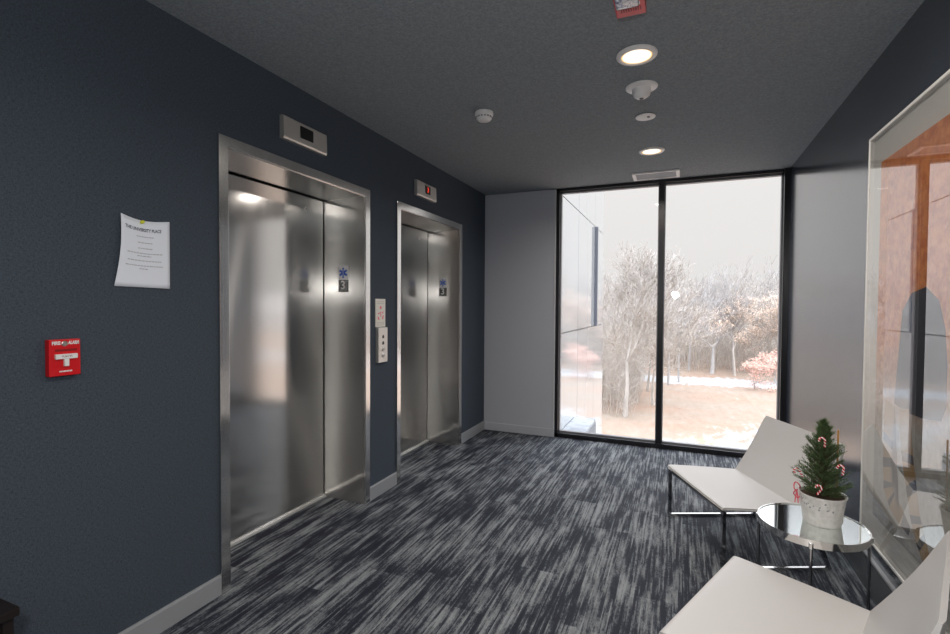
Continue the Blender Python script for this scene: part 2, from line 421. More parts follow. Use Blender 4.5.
for v, u0, u1 in ((.755, .31, .66), (.665, .33, .63), (.580, .34, .64), (.505, .13, .85), (.465, .33, .61), (.395, .15, .82), (.320, .12, .85), (.275, .39, .55)):
    u = u0; bm = bmesh.new()
    while u < u1:
        du = rnd.uniform(.03, .07)
        vs = []
        for a, c in ((u, v-.005), (min(u+du, u1), v-.005), (min(u+du, u1), v+.006), (u, v+.006)):
            X_, Y_, Z_ = pp(a, c); vs.append(bm.verts.new((X_+.0012, Y_, Z_)))
        bm.faces.new(vs); u += du+.012
    obj('small_print', bm, M['fink'], sh)
bm = bmesh.new(); bmesh.ops.create_icosphere(bm, subdivisions=3, radius=.0085)
bmesh.ops.scale(bm, verts=bm.verts, vec=(.7, 1.2, .8)); bmesh.ops.rotate(bm, verts=bm.verts, cent=(0, 0, 0), matrix=Matrix.Rotation(.5, 3, 'X'))
X_, Y_, Z_ = pp(.42, .975)
tag(obj('push_pin', bm, P('yellow_plastic', (.75, .75, .05), .4), None, (X_+.006, Y_+1.29, Z_+1.6), smooth=True), 'small yellow push pin at the top of the paper notice', 'push pin')

M['red'] = P('alarm_red', (.62, .006, .012), .35)
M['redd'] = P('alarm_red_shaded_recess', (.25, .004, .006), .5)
t = tag(empty('fire_alarm_pull', (0, 1.0045, 1.200)), 'red fire alarm pull station with white T handle on the navy wall', 'fire alarm')
body = obj('housing', B((0, -.0475, -.064), (.025, .0475, .064)), M['red'], t, bevel=.003)
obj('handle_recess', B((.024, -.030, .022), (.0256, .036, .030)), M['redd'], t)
hb = bmesh.new(); box(hb, (.025, -.032, -.004), (.035, .034, .013)); box(hb, (.025, -.006, -.030), (.0345, .008, -.004))
h_ = obj('pull_handle', hb, M['signwhite'], t, bevel=.0015)
text('writing', 'PUSH IN', .0085, M['redd'], h_, onX(.0355, 0.001, .0048), extrude=.0001)
text('lettering', 'FIRE', .0165, M['signwhite'], body, onX(.0255, -.0265, .051), bold=.0007, squeeze=.85)
text('lettering', 'ALARM', .0165, M['signwhite'], body, onX(.0255, .0265, .051), bold=.0007, squeeze=.62)
bm = bmesh.new(); lathe(bm, [(.0095, 0), (.0095, .003), (.007, .005), (0, .0045)], 18)
bmesh.ops.rotate(bm, verts=bm.verts, cent=(0, 0, 0), matrix=Matrix.Rotation(math.pi/2, 3, 'Y')); bmesh.ops.translate(bm, verts=bm.verts, vec=(.0245, -.002, .049))
obj('key_lock', bm, M['alu'], t, smooth=True)
bm = bmesh.new()
for k in range(9): box(bm, (.025, -.018+k*.0044, -.0505), (.0257, -.0148+k*.0044, -.0455))
obj('small_marks', bm, M['signwhite'], body)

# ---------------------------------------------------------------- ceiling fixtures
M['lens'] = P('warm_lamp_lens', (.9, .88, .8), .4, Emission_Color=(1, .87, .68, 1), Emission_Strength=1.25)
M['lensedge'] = P('amber_lens_edge', (.9, .7, .4), .4, Emission_Color=(1, .52, .16, 1), Emission_Strength=1.0)
def downlight(x, y, label, power=13):
    t = tag(empty('downlight', (x, y, H)), label, 'ceiling light', 'recessed ceiling downlights')
    bm = bmesh.new(); lathe(bm, [(.096, 0), (.096, -.006), (.090, -.012), (.076, -.014), (.072, -.010), (.072, 0)], 56)
    obj('trim_ring', bm, M['plastic'], t, smooth=True)
    bm = bmesh.new(); lathe(bm, [(.072, -.0085), (.066, -.0092)], 48); obj('lens_edge', bm, M['lensedge'], t, smooth=True)
    bm = bmesh.new(); lathe(bm, [(.066, -.0092), (.055, -.0098), (0, -.011)], 48); obj('lens', bm, M['lens'], t, smooth=True)
    lo = lamp('downlight_glow', 'AREA', (0, 0, -.018), power, (1, .92, .84), .13); lo.parent = t; lo.data.spread = math.radians(160)
    return t
downlight(1.800, 2.510, 'larger-looking near round downlight with warm lens, between the red strobe and the round sensor')
downlight(1.790, 4.080, 'small far round downlight nearest the window, just before the air vent')
for yy in (.94, -.63, -2.2): downlight(1.80, yy, 'round warm ceiling downlight over the near end of the lobby')

# added spot, out of view, that brightens the print behind its glazing
t = tag(empty('added_picture_spot', (2.20, 1.20, H)), 'added out-of-view fill spot brightening the large framed picture', 'ceiling light')
obj('canopy', lathe(bmesh.new(), [(.045, 0), (.045, -.012), (0, -.014)], 32), M['plastic'], t, smooth=True)
aim = (Vector((2.84, 2.62, 1.75))-Vector((2.20, 1.20, H-.08))).normalized(); q_ = aim.to_track_quat('-Z', 'Y')
bm = lathe(bmesh.new(), [(0, .05), (.026, .05), (.030, .04), (.030, -.05), (.026, -.05), (.024, .0), (0, .0)], 28)
bmesh.ops.rotate(bm, verts=bm.verts, cent=(0, 0, 0), matrix=q_.to_matrix()); bmesh.ops.translate(bm, verts=bm.verts, vec=(0, 0, -.07)); obj('spot_head', bm, M['plastic'], t, smooth=True)
sl = bpy.data.lights.new('added_spot_glow', 'SPOT'); sl.energy = 30; sl.color = (1, .93, .84); sl.spot_size = math.radians(58); sl.spot_blend = .7; sl.shadow_soft_size = .02
so = bpy.data.objects.new('added_spot_glow', sl); COL.objects.link(so); so.parent = t; so.rotation_euler = q_.to_euler(); so.location = Vector((0, 0, -.07))+aim*.056
bm = bmesh.new(); lathe(bm, [(.086, 0), (.086, -.004), (.078, -.010), (.048, -.013)], 48)
t = tag(empty('dome_sensor', (1.797, 2.888, H)), 'white flanged dome sensor on the ceiling behind the near downlight', 'ceiling sensor')
obj('flange', bm, M['plastic'], t, smooth=True)
bm = bmesh.new(); lathe(bm, [(.050, -.011), (.050, -.032), (.044, -.048), (.028, -.060), (.012, -.064), (0, -.064)], 40); dm = obj('dome', bm, M['plastic'], t, smooth=True)
bm = bmesh.new(); lathe(bm, [(.012, -.0640), (.010, -.0675), (0, -.0680)], 20); obj('sensor_eye', bm, M['blackp'], dm, smooth=True)
t = tag(empty('sprinkler_cover', (1.790, 3.335, H)), 'small flat white disc on the ceiling between dome sensor and far downlight', 'sprinkler cover')
bm = bmesh.new(); lathe(bm, [(.052, 0), (.062, -.004), (.061, -.008), (.050, -.011), (0, -.012)], 44); obj('cover_plate', bm, M['plastic'], t, smooth=True)
bm = bmesh.new(); lathe(bm, [(.010, -.0118), (.009, -.016), (0, -.0165)], 18, (.020, -.015)); obj('indicator_dot', bm, M['frameedge'], t, smooth=True)
t = tag(empty('smoke_detector', (.845, 2.890, H)), 'white round smoke detector standing alone on the left part of the ceiling', 'smoke detector')
bm = bmesh.new(); lathe(bm, [(.058, 0), (.060, -.008), (.058, -.022), (.051, -.026)], 44); obj('mounting_base', bm, M['plastic'], t, smooth=True)
bm = bmesh.new(); lathe(bm, [(.051, -.026), (.050, -.040), (.042, -.050), (.025, -.054), (0, -.055)], 44); sb = obj('sensing_chamber', bm, M['plastic'], t, smooth=True)
bm = bmesh.new()
for k in range(16):
    a = k*math.pi/8+.1
    b0 = B((.0490, -.006, -.038), (.0520, .006, -.030)); bmesh.ops.rotate(b0, verts=b0.verts, cent=(0, 0, 0), matrix=Matrix.Rotation(a, 3, 'Z'))
    me = bpy.data.meshes.new('x'); b0.to_mesh(me); b0.free(); bm.from_mesh(me); bpy.data.meshes.remove(me)
obj('smoke_slots', bm, M['frameedge'], sb)
# strobe
M['pinkred'] = P('faded_red_plastic', (.70, .07, .08), .4)
M['clear'] = P('strobe_lens', (.55, .60, .72), .08, 0, Specular_IOR_Level=.9)
t = tag(empty('strobe_alarm', (1.815, 1.99, H)), 'red ceiling strobe alarm with clear lens at the top edge of view', 'alarm strobe')
hs = obj('housing', B((-.058, -.085, -.055), (.056, .085, 0)), M['pinkred'], t, bevel=.005)
bm = bmesh.new()
for k in range(9): box(bm, (-.036+k*.009, .026, -.0562), (-.032+k*.009, .050, -.0545))
obj('sounder_grille', bm, M['redd'], hs)
n, l, b = nt(M['clear']); g = noise_n(M['clear'], coords(M['clear'], (70, 70, 70)), 1, 3, .7)
l.new(ramp(M['clear'], g, [(.40, (.22, .24, .36)), (.50, (.62, .64, .72)), (.60, (.85, .85, .88))]), b.inputs['Base Color'])
bm = bmesh.new(); box(bm, (-.050, -.070, -.078), (.036, -.008, -.054)); ls = obj('strobe_lens', bm, M['clear'], t, bevel=.010, seg=3, smooth=True)
bm = bmesh.new(); box(bm, (-.052, -.008, -.062), (.038, .006, -.052)); obj('lens_collar', bm, M['plastic'], t, bevel=.003)
# vent
t = tag(empty('air_vent', (1.790, 4.84, H)), 'white rectangular air vent in the ceiling close to the window', 'air vent')
bm = bmesh.new(); a, c = .205, .125
for q in (((-a, -c), (a, -c+.022)), ((-a, c-.022), (a, c)), ((-a, -c+.022), (-a+.03, c-.022)), ((a-.03, -c+.022), (a, c-.022))):
    box(bm, (q[0][0], q[0][1], -.012), (q[1][0], q[1][1], 0))
obj('vent_frame', bm, M['plastic'], t)
M['ventg'] = P('vent_grey', (.50, .52, .56), .5)
for k in range(7):
    bm = B((-a+.03, -.098+k*.030, -.009), (a-.03, -.080+k*.030, -.006)); obj('slat', bm, M['ventg'], t)
obj('backing', B((-a+.03, -c+.022, -.003), (a-.03, c-.022, -.001)), P('vent_backing', (.12, .12, .13), .6), t)

# ---------------------------------------------------------------- picture on the right wall
t = tag(empty('framed_picture', (W, 2.22, .31)), 'very large glazed picture in a thin white frame on the right wall', 'picture')
y0, y1, zt = -.90, .665, 1.885    # local
fw, fd = .012, .060
bm = bmesh.new()
box(bm, (-fd, y0, 0), (0, y0+fw, zt)); box(bm, (-fd, y1-fw, 0), (0, y1, zt)); box(bm, (-fd, y0+fw, 0), (0, y1-fw, fw)); box(bm, (-fd, y0+fw, zt-fw), (0, y1-fw, zt))
M['pframe'] = P('white_frame', (.78, .77, .74), .3); obj('picture_frame', bm, M['pframe'], t, bevel=.002)
obj('mat_board', B((-.040, y0+fw, fw), (-.034, y1-fw, zt-fw)), P('mat_board', (.80, .79, .75), .8), t)
mt = P('art_print', (.5, .2, .07), .6); n, l, b = nt(mt)
g = noise_n(mt, coords(mt, (30, 30, 30), 'World'), 1, 4, .6)
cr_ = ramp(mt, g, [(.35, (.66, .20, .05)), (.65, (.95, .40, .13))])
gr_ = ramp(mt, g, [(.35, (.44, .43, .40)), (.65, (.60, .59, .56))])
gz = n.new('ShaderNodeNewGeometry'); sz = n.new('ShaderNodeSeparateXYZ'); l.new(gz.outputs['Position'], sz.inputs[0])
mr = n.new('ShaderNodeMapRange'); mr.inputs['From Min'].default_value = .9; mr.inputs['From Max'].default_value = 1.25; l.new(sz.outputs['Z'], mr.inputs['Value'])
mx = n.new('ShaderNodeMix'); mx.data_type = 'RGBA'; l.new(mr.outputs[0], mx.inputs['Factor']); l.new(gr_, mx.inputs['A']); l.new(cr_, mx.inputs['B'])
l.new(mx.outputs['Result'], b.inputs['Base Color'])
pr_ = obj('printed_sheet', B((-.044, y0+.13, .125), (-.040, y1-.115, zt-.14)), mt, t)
# the printed figure: dark pleated skirt, tan legs banded with black
def shape(name, pts, mat, par, x=-.0446):
    bm = bmesh.new(); f = bm.faces.new([bm.verts.new((x, p[0]-2.22, p[1]-.31)) for p in pts]); bmesh.ops.triangulate(bm, faces=bm.faces); return obj(name, bm, mat, par)
sk = shape('printed_skirt', [(2.50, 1.26), (2.54, 1.10), (2.56, .99), (2.45, .975), (2.30, .98), (2.16, 1.0), (2.13, 1.05), (2.13, 1.20), (2.15, 1.32), (2.20, 1.42), (2.30, 1.47), (2.42, 1.45), (2.50, 1.38)], P('print_dark_blue', (.035, .04, .06), .6), pr_)
tan = P('print_tan', (.46, .30, .13), .6); blk = P('print_black', (.02, .022, .03), .6)
def limb(path, wds, bands):
    pts = []; L = len(path)
    nrm = []
    for i in range(L):
        a = Vector(path[max(i-1, 0)]); c = Vector(path[min(i+1, L-1)]); d_ = (c-a).normalized(); nrm.append(Vector((-d_.y, d_.x)))
    left = [Vector(path[i])+nrm[i]*wds[i]/2 for i in range(L)]; right = [Vector(path[i])-nrm[i]*wds[i]/2 for i in range(L)]
    o = shape('printed_leg', [tuple(v) for v in left+right[::-1]], tan, pr_, -.0448)
    for (s0, s1, sl) in bands:
        def at(s, side):
            f = s*(L-1); i = min(int(f), L-2); return side[i].lerp(side[i+1], f-i)
        shape('black_strap', [tuple(at(s0, left)), tuple(at(s1, left)), tuple(at(min(1, s1+sl), right)), tuple(at(min(1, s0+sl), right))], blk, o, -.0452)
limb([(2.60, .985), (2.61, .90), (2.61, .80), (2.615, .70), (2.60, .62), (2.55, .575), (2.46, .545), (2.38, .52)], [.10, .105, .10, .09, .10, .09, .075, .04], [(.22, .27, .03), (.38, .44, -.03), (.52, .57, .03), (.66, .70, .02), (.88, 1.0, 0)])
limb([(2.46, .985), (2.44, .88), (2.41, .78), (2.37, .68), (2.34, .60), (2.29, .53), (2.23, .47), (2.20, .43)], [.10, .11, .105, .095, .09, .085, .07, .03], [(.22, .27, .03), (.40, .46, -.03), (.56, .61, .03), (.72, .77, -.02), (.88, 1.0, 0)])
me = bpy.data.meshes.new('glazing'); x = -.057
me.from_pydata([(x, y0+fw, fw), (x, y1-fw, fw), (x, y1-fw, zt-fw), (x, y0+fw, zt-fw)], [], [(3, 2, 1, 0)]); link('glazing', me, M['glazing'], t)

# ---------------------------------------------------------------- lounge chairs
mt = P('white_leather', (.60, .59, .585), .38); n, l, b = nt(mt)
g = noise_n(mt, coords(mt, (220, 220, 220)), 1, 3); bump(mt, g, .06, .001)
M['leather'] = mt
M['seam'] = P('leather_piping', (.70, .685, .66), .45)
WID = .69
def chair(loc, rz, label):
    """x runs from the front edge to the back, y across (0 .. -WID)"""
    t = tag(empty('lounge_chair', loc, rz), label, 'chair', 'white armless lounge chairs')
    def slab(path, th, y0, y1, rnd_end, cols=22, dip=0.0):
        bm = bmesh.new(); th = [th]*len(path) if isinstance(th, float) else th
        N = len(path); tops, bots = [], []
        for j in range(cols+1):
            f = j/cols; y = y0+(y1-y0)*f; tp, bt = [], []
            edge = max(0.0, 1-min(f, 1-f)*cols*.9)
            for i, (s, z) in enumerate(path):
                a = Vector(path[max(i-1, 0)]); c = Vector(path[min(i+1, N-1)]); d_ = (c-a).normalized(); nn = Vector((-d_.y, d_.x))
                dd = -dip*math.sin(math.pi*f)*math.sin(math.pi*i/(N-1))
                tt = th[i]*(1-.45*edge)
                yy = y
                if rnd_end and i > N-5:       # rounded corners at the free end
                    k = (i-(N-5))/4; ins = .016*(1-math.sqrt(max(0, 1-k*k))); yy = y0+(y1-y0)*f; yy += (ins if f < .5 else -ins)*(abs(f-.5)*2)*(1 if y1 > y0 else -1)
                tp.append(bm.verts.new((s+nn.x*dd, yy, z+nn.y*dd))); bt.append(bm.verts.new((s-nn.x*tt, yy, z-nn.y*tt)))
            tops.append(tp); bots.append(bt)
        for j in range(cols):
            for i in range(N-1):
                bm.faces.new((tops[j][i], tops[j+1][i], tops[j+1][i+1], tops[j][i+1])); bm.faces.new((bots[j][i], bots[j][i+1], bots[j+1][i+1], bots[j+1][i]))
            bm.faces.new((tops[j][0], bots[j][0], bots[j+1][0], tops[j+1][0])); bm.faces.new((tops[j][-1], tops[j+1][-1], bots[j+1][-1], bots[j][-1]))
        for j in (0, cols):
            for i in range(N-1): bm.faces.new((tops[j][i], tops[j][i+1], bots[j][i+1], bots[j][i]))
        return bm
    sp = [(0, .334), (.006, .3385), (.02, .3400)]+[(.457*k/10, .340-.030*(k/10)**1.3) for k in range(1, 11)]
    o = obj('seat', slab(sp, .026, 0, -WID, False, dip=.005), M['leather'], t, smooth=True)
    bpath = [(.452+.196*k/14+.012*math.sin(math.pi*k/14), .306+.366*k/14) for k in range(15)]
    th = [.024+.004*math.sin(math.pi*k/14) for k in range(15)]; th[-1] = .014; th[0] = .02
    o2 = obj('backrest', slab(bpath, th, 0, -WID, True, dip=.006), M['leather'], t, smooth=True)
    bm = bmesh.new()
    tube(bm, [(.0, -.003, .326), (.0, -WID+.003, .326)], .0035, 6)
    obj('piping', bm, M['seam'], o, smooth=True)
    for yy in (-.002, -WID+.002):
        obj('piping', tube(bmesh.new(), [(s, yy, z-.009) for s, z in sp[2:]], .0035, 6), M['seam'], o, smooth=True)
        obj('piping', tube(bmesh.new(), [(s+.007, yy, z) for s, z in bpath[:11]], .0035, 6), M['seam'], o2, smooth=True)
    r = .0125
    for yy in (-.012, -WID+.012):
        nm = []
        bm = bmesh.new(); tube(bm, [(.012, yy, r), (.012, yy, .314)], r*1.1, 4, square=True); obj('front_leg', bm, M['chrome'], t)
        bm = bmesh.new(); tube(bm, [(.002, yy, .009), (.590, yy, .009)], .0115, 4, square=True); obj('runner', bm, M['chromeb'], t)
        bm = bmesh.new(); tube(bm, [(.583, yy, .006), (.470, yy, .284)], r, 4, square=True); obj('rear_leg', bm, M['chrome'], t)
    bm = bmesh.new(); tube(bm, [(.012, -.012, .305), (.012, -WID+.012, .305)], .009, 4, square=True); tube(bm, [(.468, -.012, .276), (.468, -WID+.012, .276)], .009, 4, square=True)
    obj('cross_rail', bm, M['chrome'], t)
    return t
chair((1.954, 3.451, 0), math.radians(24), 'white armless lounge chair near the window, on the far side of the round table')
chair((2.235, 2.296, 0), math.radians(-23), 'white armless lounge chair in the near foreground, cut by the frame edge')

# ---------------------------------------------------------------- round side table
tx, ty, TZ, TR = 2.553, 2.489, .460, .203
t = tag(empty('side_table', (tx, ty, 0)), 'round mirror-topped chrome side table between the two white chairs', 'table')
bm = bmesh.new(); lathe(bm, [(0, TZ-.012), (TR-.006, TZ-.012), (TR-.005, TZ-.003), (0, TZ-.003)], 72); obj('table_top', bm, M['mirror'], t)
bm = bmesh.new(); lathe(bm, [(TR-.006, TZ-.030), (TR, TZ-.030), (TR, TZ), (TR-.005, TZ), (TR-.006, TZ-.030)], 72); obj('rim', bm, M['chromeb'], t, smooth=True)
v_ = Vector((tx-CX, ty)).normalized()
for k in range(4):
    a = math.atan2(v_.y, v_.x)+k*math.pi/2; r = TR-.006
    px, py = r*math.cos(a), r*math.sin(a)
    bm = bmesh.new(); tube(bm, [(px, py, .0), (px, py, TZ-.028)], .0062, 10); lg = obj('leg', bm, M['chrome'], t, smooth=True)
    bm = bmesh.new(); tube(bm, [(px*1.02, py*1.02, TZ-.034), (px*1.02, py*1.02, TZ-.012)], .009, 10); obj('clamp', bm, M['chromeb'], lg, smooth=True)
bm = bmesh.new(); ring = [((TR-.006)*math.cos(k*math.pi/32), (TR-.006)*math.sin(k*math.pi/32), .006) for k in range(65)]
tube(bm, ring, .006, 8, False); obj('base_ring', bm, M['chrome'], t, smooth=True)

# potted little tree
px_, py_ = 2.594, 2.508
M['pot'] = None
mt = P('whitewashed_pot', (.74, .73, .71), .5); n, l, b = nt(mt)
vo = n.new('ShaderNodeTexVoronoi'); vo.inputs['Scale'].default_value = 1; l.new(coords(mt, (75, 75, 62)), vo.inputs['Vector'])
sx = n.new('ShaderNodeSeparateXYZ'); tcn = n.new('ShaderNodeTexCoord'); l.new(tcn.outputs['Object'], sx.inputs[0])
band = mth(mt, 'MULTIPLY', mth(mt, 'GREATER_THAN', sx.outputs['Z'], .062), mth(mt, 'LESS_THAN', sx.outputs['Z'], .112))
dots = mth(mt, 'MULTIPLY', mth(mt, 'LESS_THAN', vo.outputs['Distance'], .33), band)
g = noise_n(mt, coords(mt, (40, 40, 40)), 1, 3)
dots = mth(mt, 'MULTIPLY', dots, mth(mt, 'GREATER_THAN', g, .47))
mx = n.new('ShaderNodeMix'); mx.data_type = 'RGBA'; l.new(dots, mx.inputs['Factor']); l.new(ramp(mt, g, [(.3, (.60, .59, .57)), (.6, (.78, .77, .75))]), mx.inputs['A']); mx.inputs['B'].default_value = (.34, .34, .36, 1)
l.new(mx.outputs['Result'], b.inputs['Base Color'])
t = tag(empty('potted_tree', (px_, py_, TZ-.0025)), 'small potted evergreen in a whitewashed pot on the round side table', 'potted plant')
bm = bmesh.new(); lathe(bm, [(0, 0), (.066, 0), (.069, .004), (.085, .121), (.089, .124), (.089, .129), (.083, .128), (.080, .114), (0, .114)], 56); pot = obj('pot', bm, mt, t, smooth=True)
bm = bmesh.new(); lathe(bm, [(.0805, .114), (.06, .119), (.03, .122), (0, .123)], 24)
rnd = random.Random(2)
for v in bm.verts: v.co.z += rnd.uniform(-.004, .006)
obj('soil', bm, P('potting_soil', (.06, .035, .022), .95), t, smooth=True)
# bark + branchlets + needles
TH = .470
def crown(z):          # radius by height above the table top
    f = (z-.125)/(TH-.125)
    return max(.006, .112*(1-f**1.15)**.95*(.90+.10*math.sin(f*17)))*(min(1, .72+f*2.5))
tb = bmesh.new(); nb = bmesh.new()
tube(tb, [(0, 0, .11), (.003, 0, .2), (-.002, .002, .30), (.003, 0, TH-.01)], [.009, .007, .004, .001], 6)
def needle(p, d, L):
    s = d.cross(Vector((0, 0, 1)));
    if s.length < .01: s = Vector((1, 0, 0))
    s.normalize(); w_ = .0011
    u = s.cross(d).normalized()
    a = nb.verts.new(p-s*w_); c = nb.verts.new(p+s*w_); e_ = nb.verts.new(p+u*w_); q = nb.verts.new(p+d*L)
    nb.faces.new((a, c, q)); nb.faces.new((c, e_, q)); nb.faces.new((e_, a, q))
for k in range(420):
    f = (k+.5)/420; z = .128+(TH-.138)*f**1.1; a = k*2.39996+rnd.uniform(-.3, .3); R = crown(z)*rnd.uniform(.62, 1.16)
    d_ = Vector((math.cos(a), math.sin(a), .45+.9*f+rnd.uniform(-.25, .35))).normalized()
    p0 = Vector((0, 0, z-.02)); hor = math.hypot(d_.x, d_.y); L = R/max(hor, .25); L = min(L, .13)
    p1 = p0+d_*L; tube(tb, [p0, p1], [.0016, .0007], 3, False)
    nn_ = int(12+L*380)
    for j in range(nn_):
        s = rnd.uniform(.30, 1.03); p = p0+d_*L*s
        dd = (d_*.9+Vector((rnd.uniform(-1, 1), rnd.uniform(-1, 1), rnd.uniform(-.5, 1)))).normalized()
        needle(p, dd, rnd.uniform(.010, .019))
obj('trunk', tb, P('little_tree_bark', (.09, .06, .035), .9), t)
mt = P('needle_green', (.05, .11, .03), .6); n, l, b = nt(mt)
g = noise_n(mt, coords(mt, (45, 45, 45)), 1, 3, .6)
l.new(ramp(mt, g, [(.32, (.040, .078, .028)), (.55, (.085, .145, .050)), (.75, (.19, .26, .11))]), b.inputs['Base Color'])
fo = obj('foliage', nb, mt, t); fo['kind'] = 'stuff'
# ribbon at the pot's left side
M['ribbon'] = P('red_ribbon', (.70, .10, .14), .5)
left = -Vector((v_.y*-1, v_.x, 0)); left = Vector((-v_.y, v_.x, 0))
bm = bmesh.new(); c0 = left*.092+Vector((0, 0, .118))
vv = Vector((v_.x, v_.y, 0))
for q in (-1, 1):
    pts = [c0+left*.012*math.sin(a)*1.0+Vector((0, 0, q*.020*(1-math.cos(a))/1.2+.004))-vv*.012*math.sin(2*a) for a in [k*math.pi/6 for k in range(13)]]
    tube(bm, pts, .0028, 5, False)
for q in (-1, 1): tube(bm, [c0, c0+left*.004*q-vv*.012+Vector((0, 0, -.022)), c0+left*.006*q-vv*.022+Vector((0, 0, -.046))], [.003, .0028, .002], 5)
obj('ribbon', bm, M['ribbon'], t, smooth=True)
# bamboo stick
bm = bmesh.new(); tube(bm, [(0, 0, 0), (.002, .001, .285)], .0036, 8)
rv = -left
st = rv*.050+vv*.045
tag(obj('plant_stake', bm, P('bamboo', (.50, .24, .07), .6), None, (px_+st.x, py_+st.y, TZ+.114), smooth=True), 'thin orange-brown stick standing in the pot of the little tree', 'plant stake')
# candy canes
mt = P('candy_stripes', (.8, .8, .8), .25); n, l, b = nt(mt)
sx = n.new('ShaderNodeSeparateXYZ'); tcn = n.new('ShaderNodeTexCoord'); l.new(tcn.outputs['Object'], sx.inputs[0])
ph = mth(mt, 'FRACT', mth(mt, 'MULTIPLY', mth(mt, 'ADD', sx.outputs['Z'], mth(mt, 'MULTIPLY', sx.outputs['X'], .8)), 78))
l.new(ramp(mt, mth(mt, 'GREATER_THAN', ph, .45), [(0, (.85, .83, .82)), (1, (.72, .01, .02))]), b.inputs['Base Color'])
cane = bmesh.new()
pts = [(.010, 0, -.024), (.010, 0, -.008), (.010, 0, .004)]+[(.010*math.cos(a), 0, .004+.010*math.sin(a)) for a in [k*math.pi/7 for k in range(1, 8)]]+[(-.010, 0, -.003)]
tube(cane, pts, .0042, 8)
cm = None
canes = [(( -.006), .362, .045, .0, 'topmost small striped candy cane near the top of the little tree'),
         ((.058), .262, .066, .1, 'striped candy cane on the right side of the little tree below the stick'),
         ((-.092), .205, .020, -.5, 'striped candy cane at the far left edge of the little tree'),
         ((-.016), .170, .092, .5, 'striped candy cane hanging lowest, in front just above the pot rim')]
for i, (u, z, fr, ro, lab) in enumerate(canes):
    if cm is None: o = obj('candy_cane', cane, mt, None, smooth=True); cm = o.data
    else: o = bpy.data.objects.new('candy_cane', cm); COL.objects.link(o)
    q = rv*u-vv*fr
    o.location = (px_+q.x, py_+q.y, TZ+z); o.rotation_euler = (0, ro, math.atan2(rv.y, rv.x)); tag(o, lab, 'candy cane', 'candy canes on the little tree')

# dark table at the lower left corner
t = tag(empty('console_table', (.17, .44, 0)), 'dark table just showing at the lower left corner by the navy wall', 'table')
obj('table_top', B((-.14, -.37, .505), (.13, .307, .53)), M['dark'], t, bevel=.002)
obj('apron', B((-.125, -.355, .44), (.115, .292, .505)), M['dark'], t)
for a_ in (-.13, .095):
    for c_ in (-.36, .272): obj('leg', B((a_, c_, 0), (a_+.025, c_+.025, .505)), M['dark'], t)

# ================================================================= outdoors
G = -8.2
mt = P('winter_meadow', (.5, .4, .3), .95); n, l, b = nt(mt)
vec = coords(mt, (1, 1, 1), 'World'); s3 = n.new('ShaderNodeSeparateXYZ'); l.new(vec, s3.inputs[0])
g1 = noise_n(mt, coords(mt, (.09, .16, 1), 'World'), 1, 5, .65)
g2 = noise_n(mt, coords(mt, (1.5, .55, 1), 'World'), 1, 6, .75)
grass = ramp(mt, g2, [(.3, (.19, .135, .10)), (.5, (.27, .20, .15)), (.7, (.32, .27, .225))])
grass2 = ramp(mt, g1, [(.35, (.34, .20, .14)), (.6, (.29, .25, .21))])
mx = n.new('ShaderNodeMix'); mx.data_type = 'RGBA'; mx.inputs['Factor'].default_value = .5; l.new(grass, mx.inputs['A']); l.new(grass2, mx.inputs['B'])
# snow: a long band across the meadow, a near drift, scattered flecks
def gauss(v, c, w):
    q = mth(mt, 'DIVIDE', mth(mt, 'SUBTRACT', v, c), w); return mth(mt, 'EXPONENT', mth(mt, 'MULTIPLY', mth(mt, 'MULTIPLY', q, q), -1.0))
Yg, Xg = s3.outputs['Y'], s3.outputs['X']
yb_ = mth(mt, 'ADD', Yg, mth(mt, 'MULTIPLY', g1, 6.0))
band1 = gauss(yb_, 72.0, 3.4)
near = mth(mt, 'MULTIPLY', gauss(mth(mt, 'SUBTRACT', Yg, mth(mt, 'MULTIPLY', Xg, 1.1)), 31.5, 5.0), mth(mt, 'GREATER_THAN', Xg, -60))
sn = mth(mt, 'ADD', mth(mt, 'MULTIPLY', band1, .45), mth(mt, 'ADD', mth(mt, 'MULTIPLY', near, .22), mth(mt, 'MULTIPLY', g2, .85)))
snf = ramp(mt, sn, [(.55, (0, 0, 0)), (.63, (1, 1, 1))])
mx2 = n.new('ShaderNodeMix'); mx2.data_type = 'RGBA'; l.new(snf, mx2.inputs['Factor']); l.new(mx.outputs['Result'], mx2.inputs['A']); mx2.inputs['B'].default_value = (.37, .375, .385, 1)
gp = mth(mt, 'MULTIPLY', gauss(Xg, 4.0, 1.5), gauss(Yg, 38.2, .8))
mx3 = n.new('ShaderNodeMix'); mx3.data_type = 'RGBA'; l.new(mth(mt, 'MULTIPLY', gp, .8), mx3.inputs['Factor']); l.new(mx2.outputs['Result'], mx3.inputs['A']); mx3.inputs['B'].default_value = (.22, .25, .17, 1)
l.new(mx3.outputs['Result'], b.inputs['Base Color'])
bm = bmesh.new(); nx, ny = 60, 60; gv = []
for i in range(nx+1):
    gv.append([])
    for j in range(ny+1):
        x, y = -130+300*i/nx, D+2+(260)*j/ny
        z = G+.35*noise.noise(Vector((x*.06, y*.06, 0)))*min(1, max(0, (y-12)/15)); gv[-1].append(bm.verts.new((x, y, z)))
for i in range(nx):
    for j in range(ny): bm.faces.new((gv[i][j], gv[i+1][j], gv[i+1][j+1], gv[i][j+1]))
struct('ground', bm, mt, smooth=True)

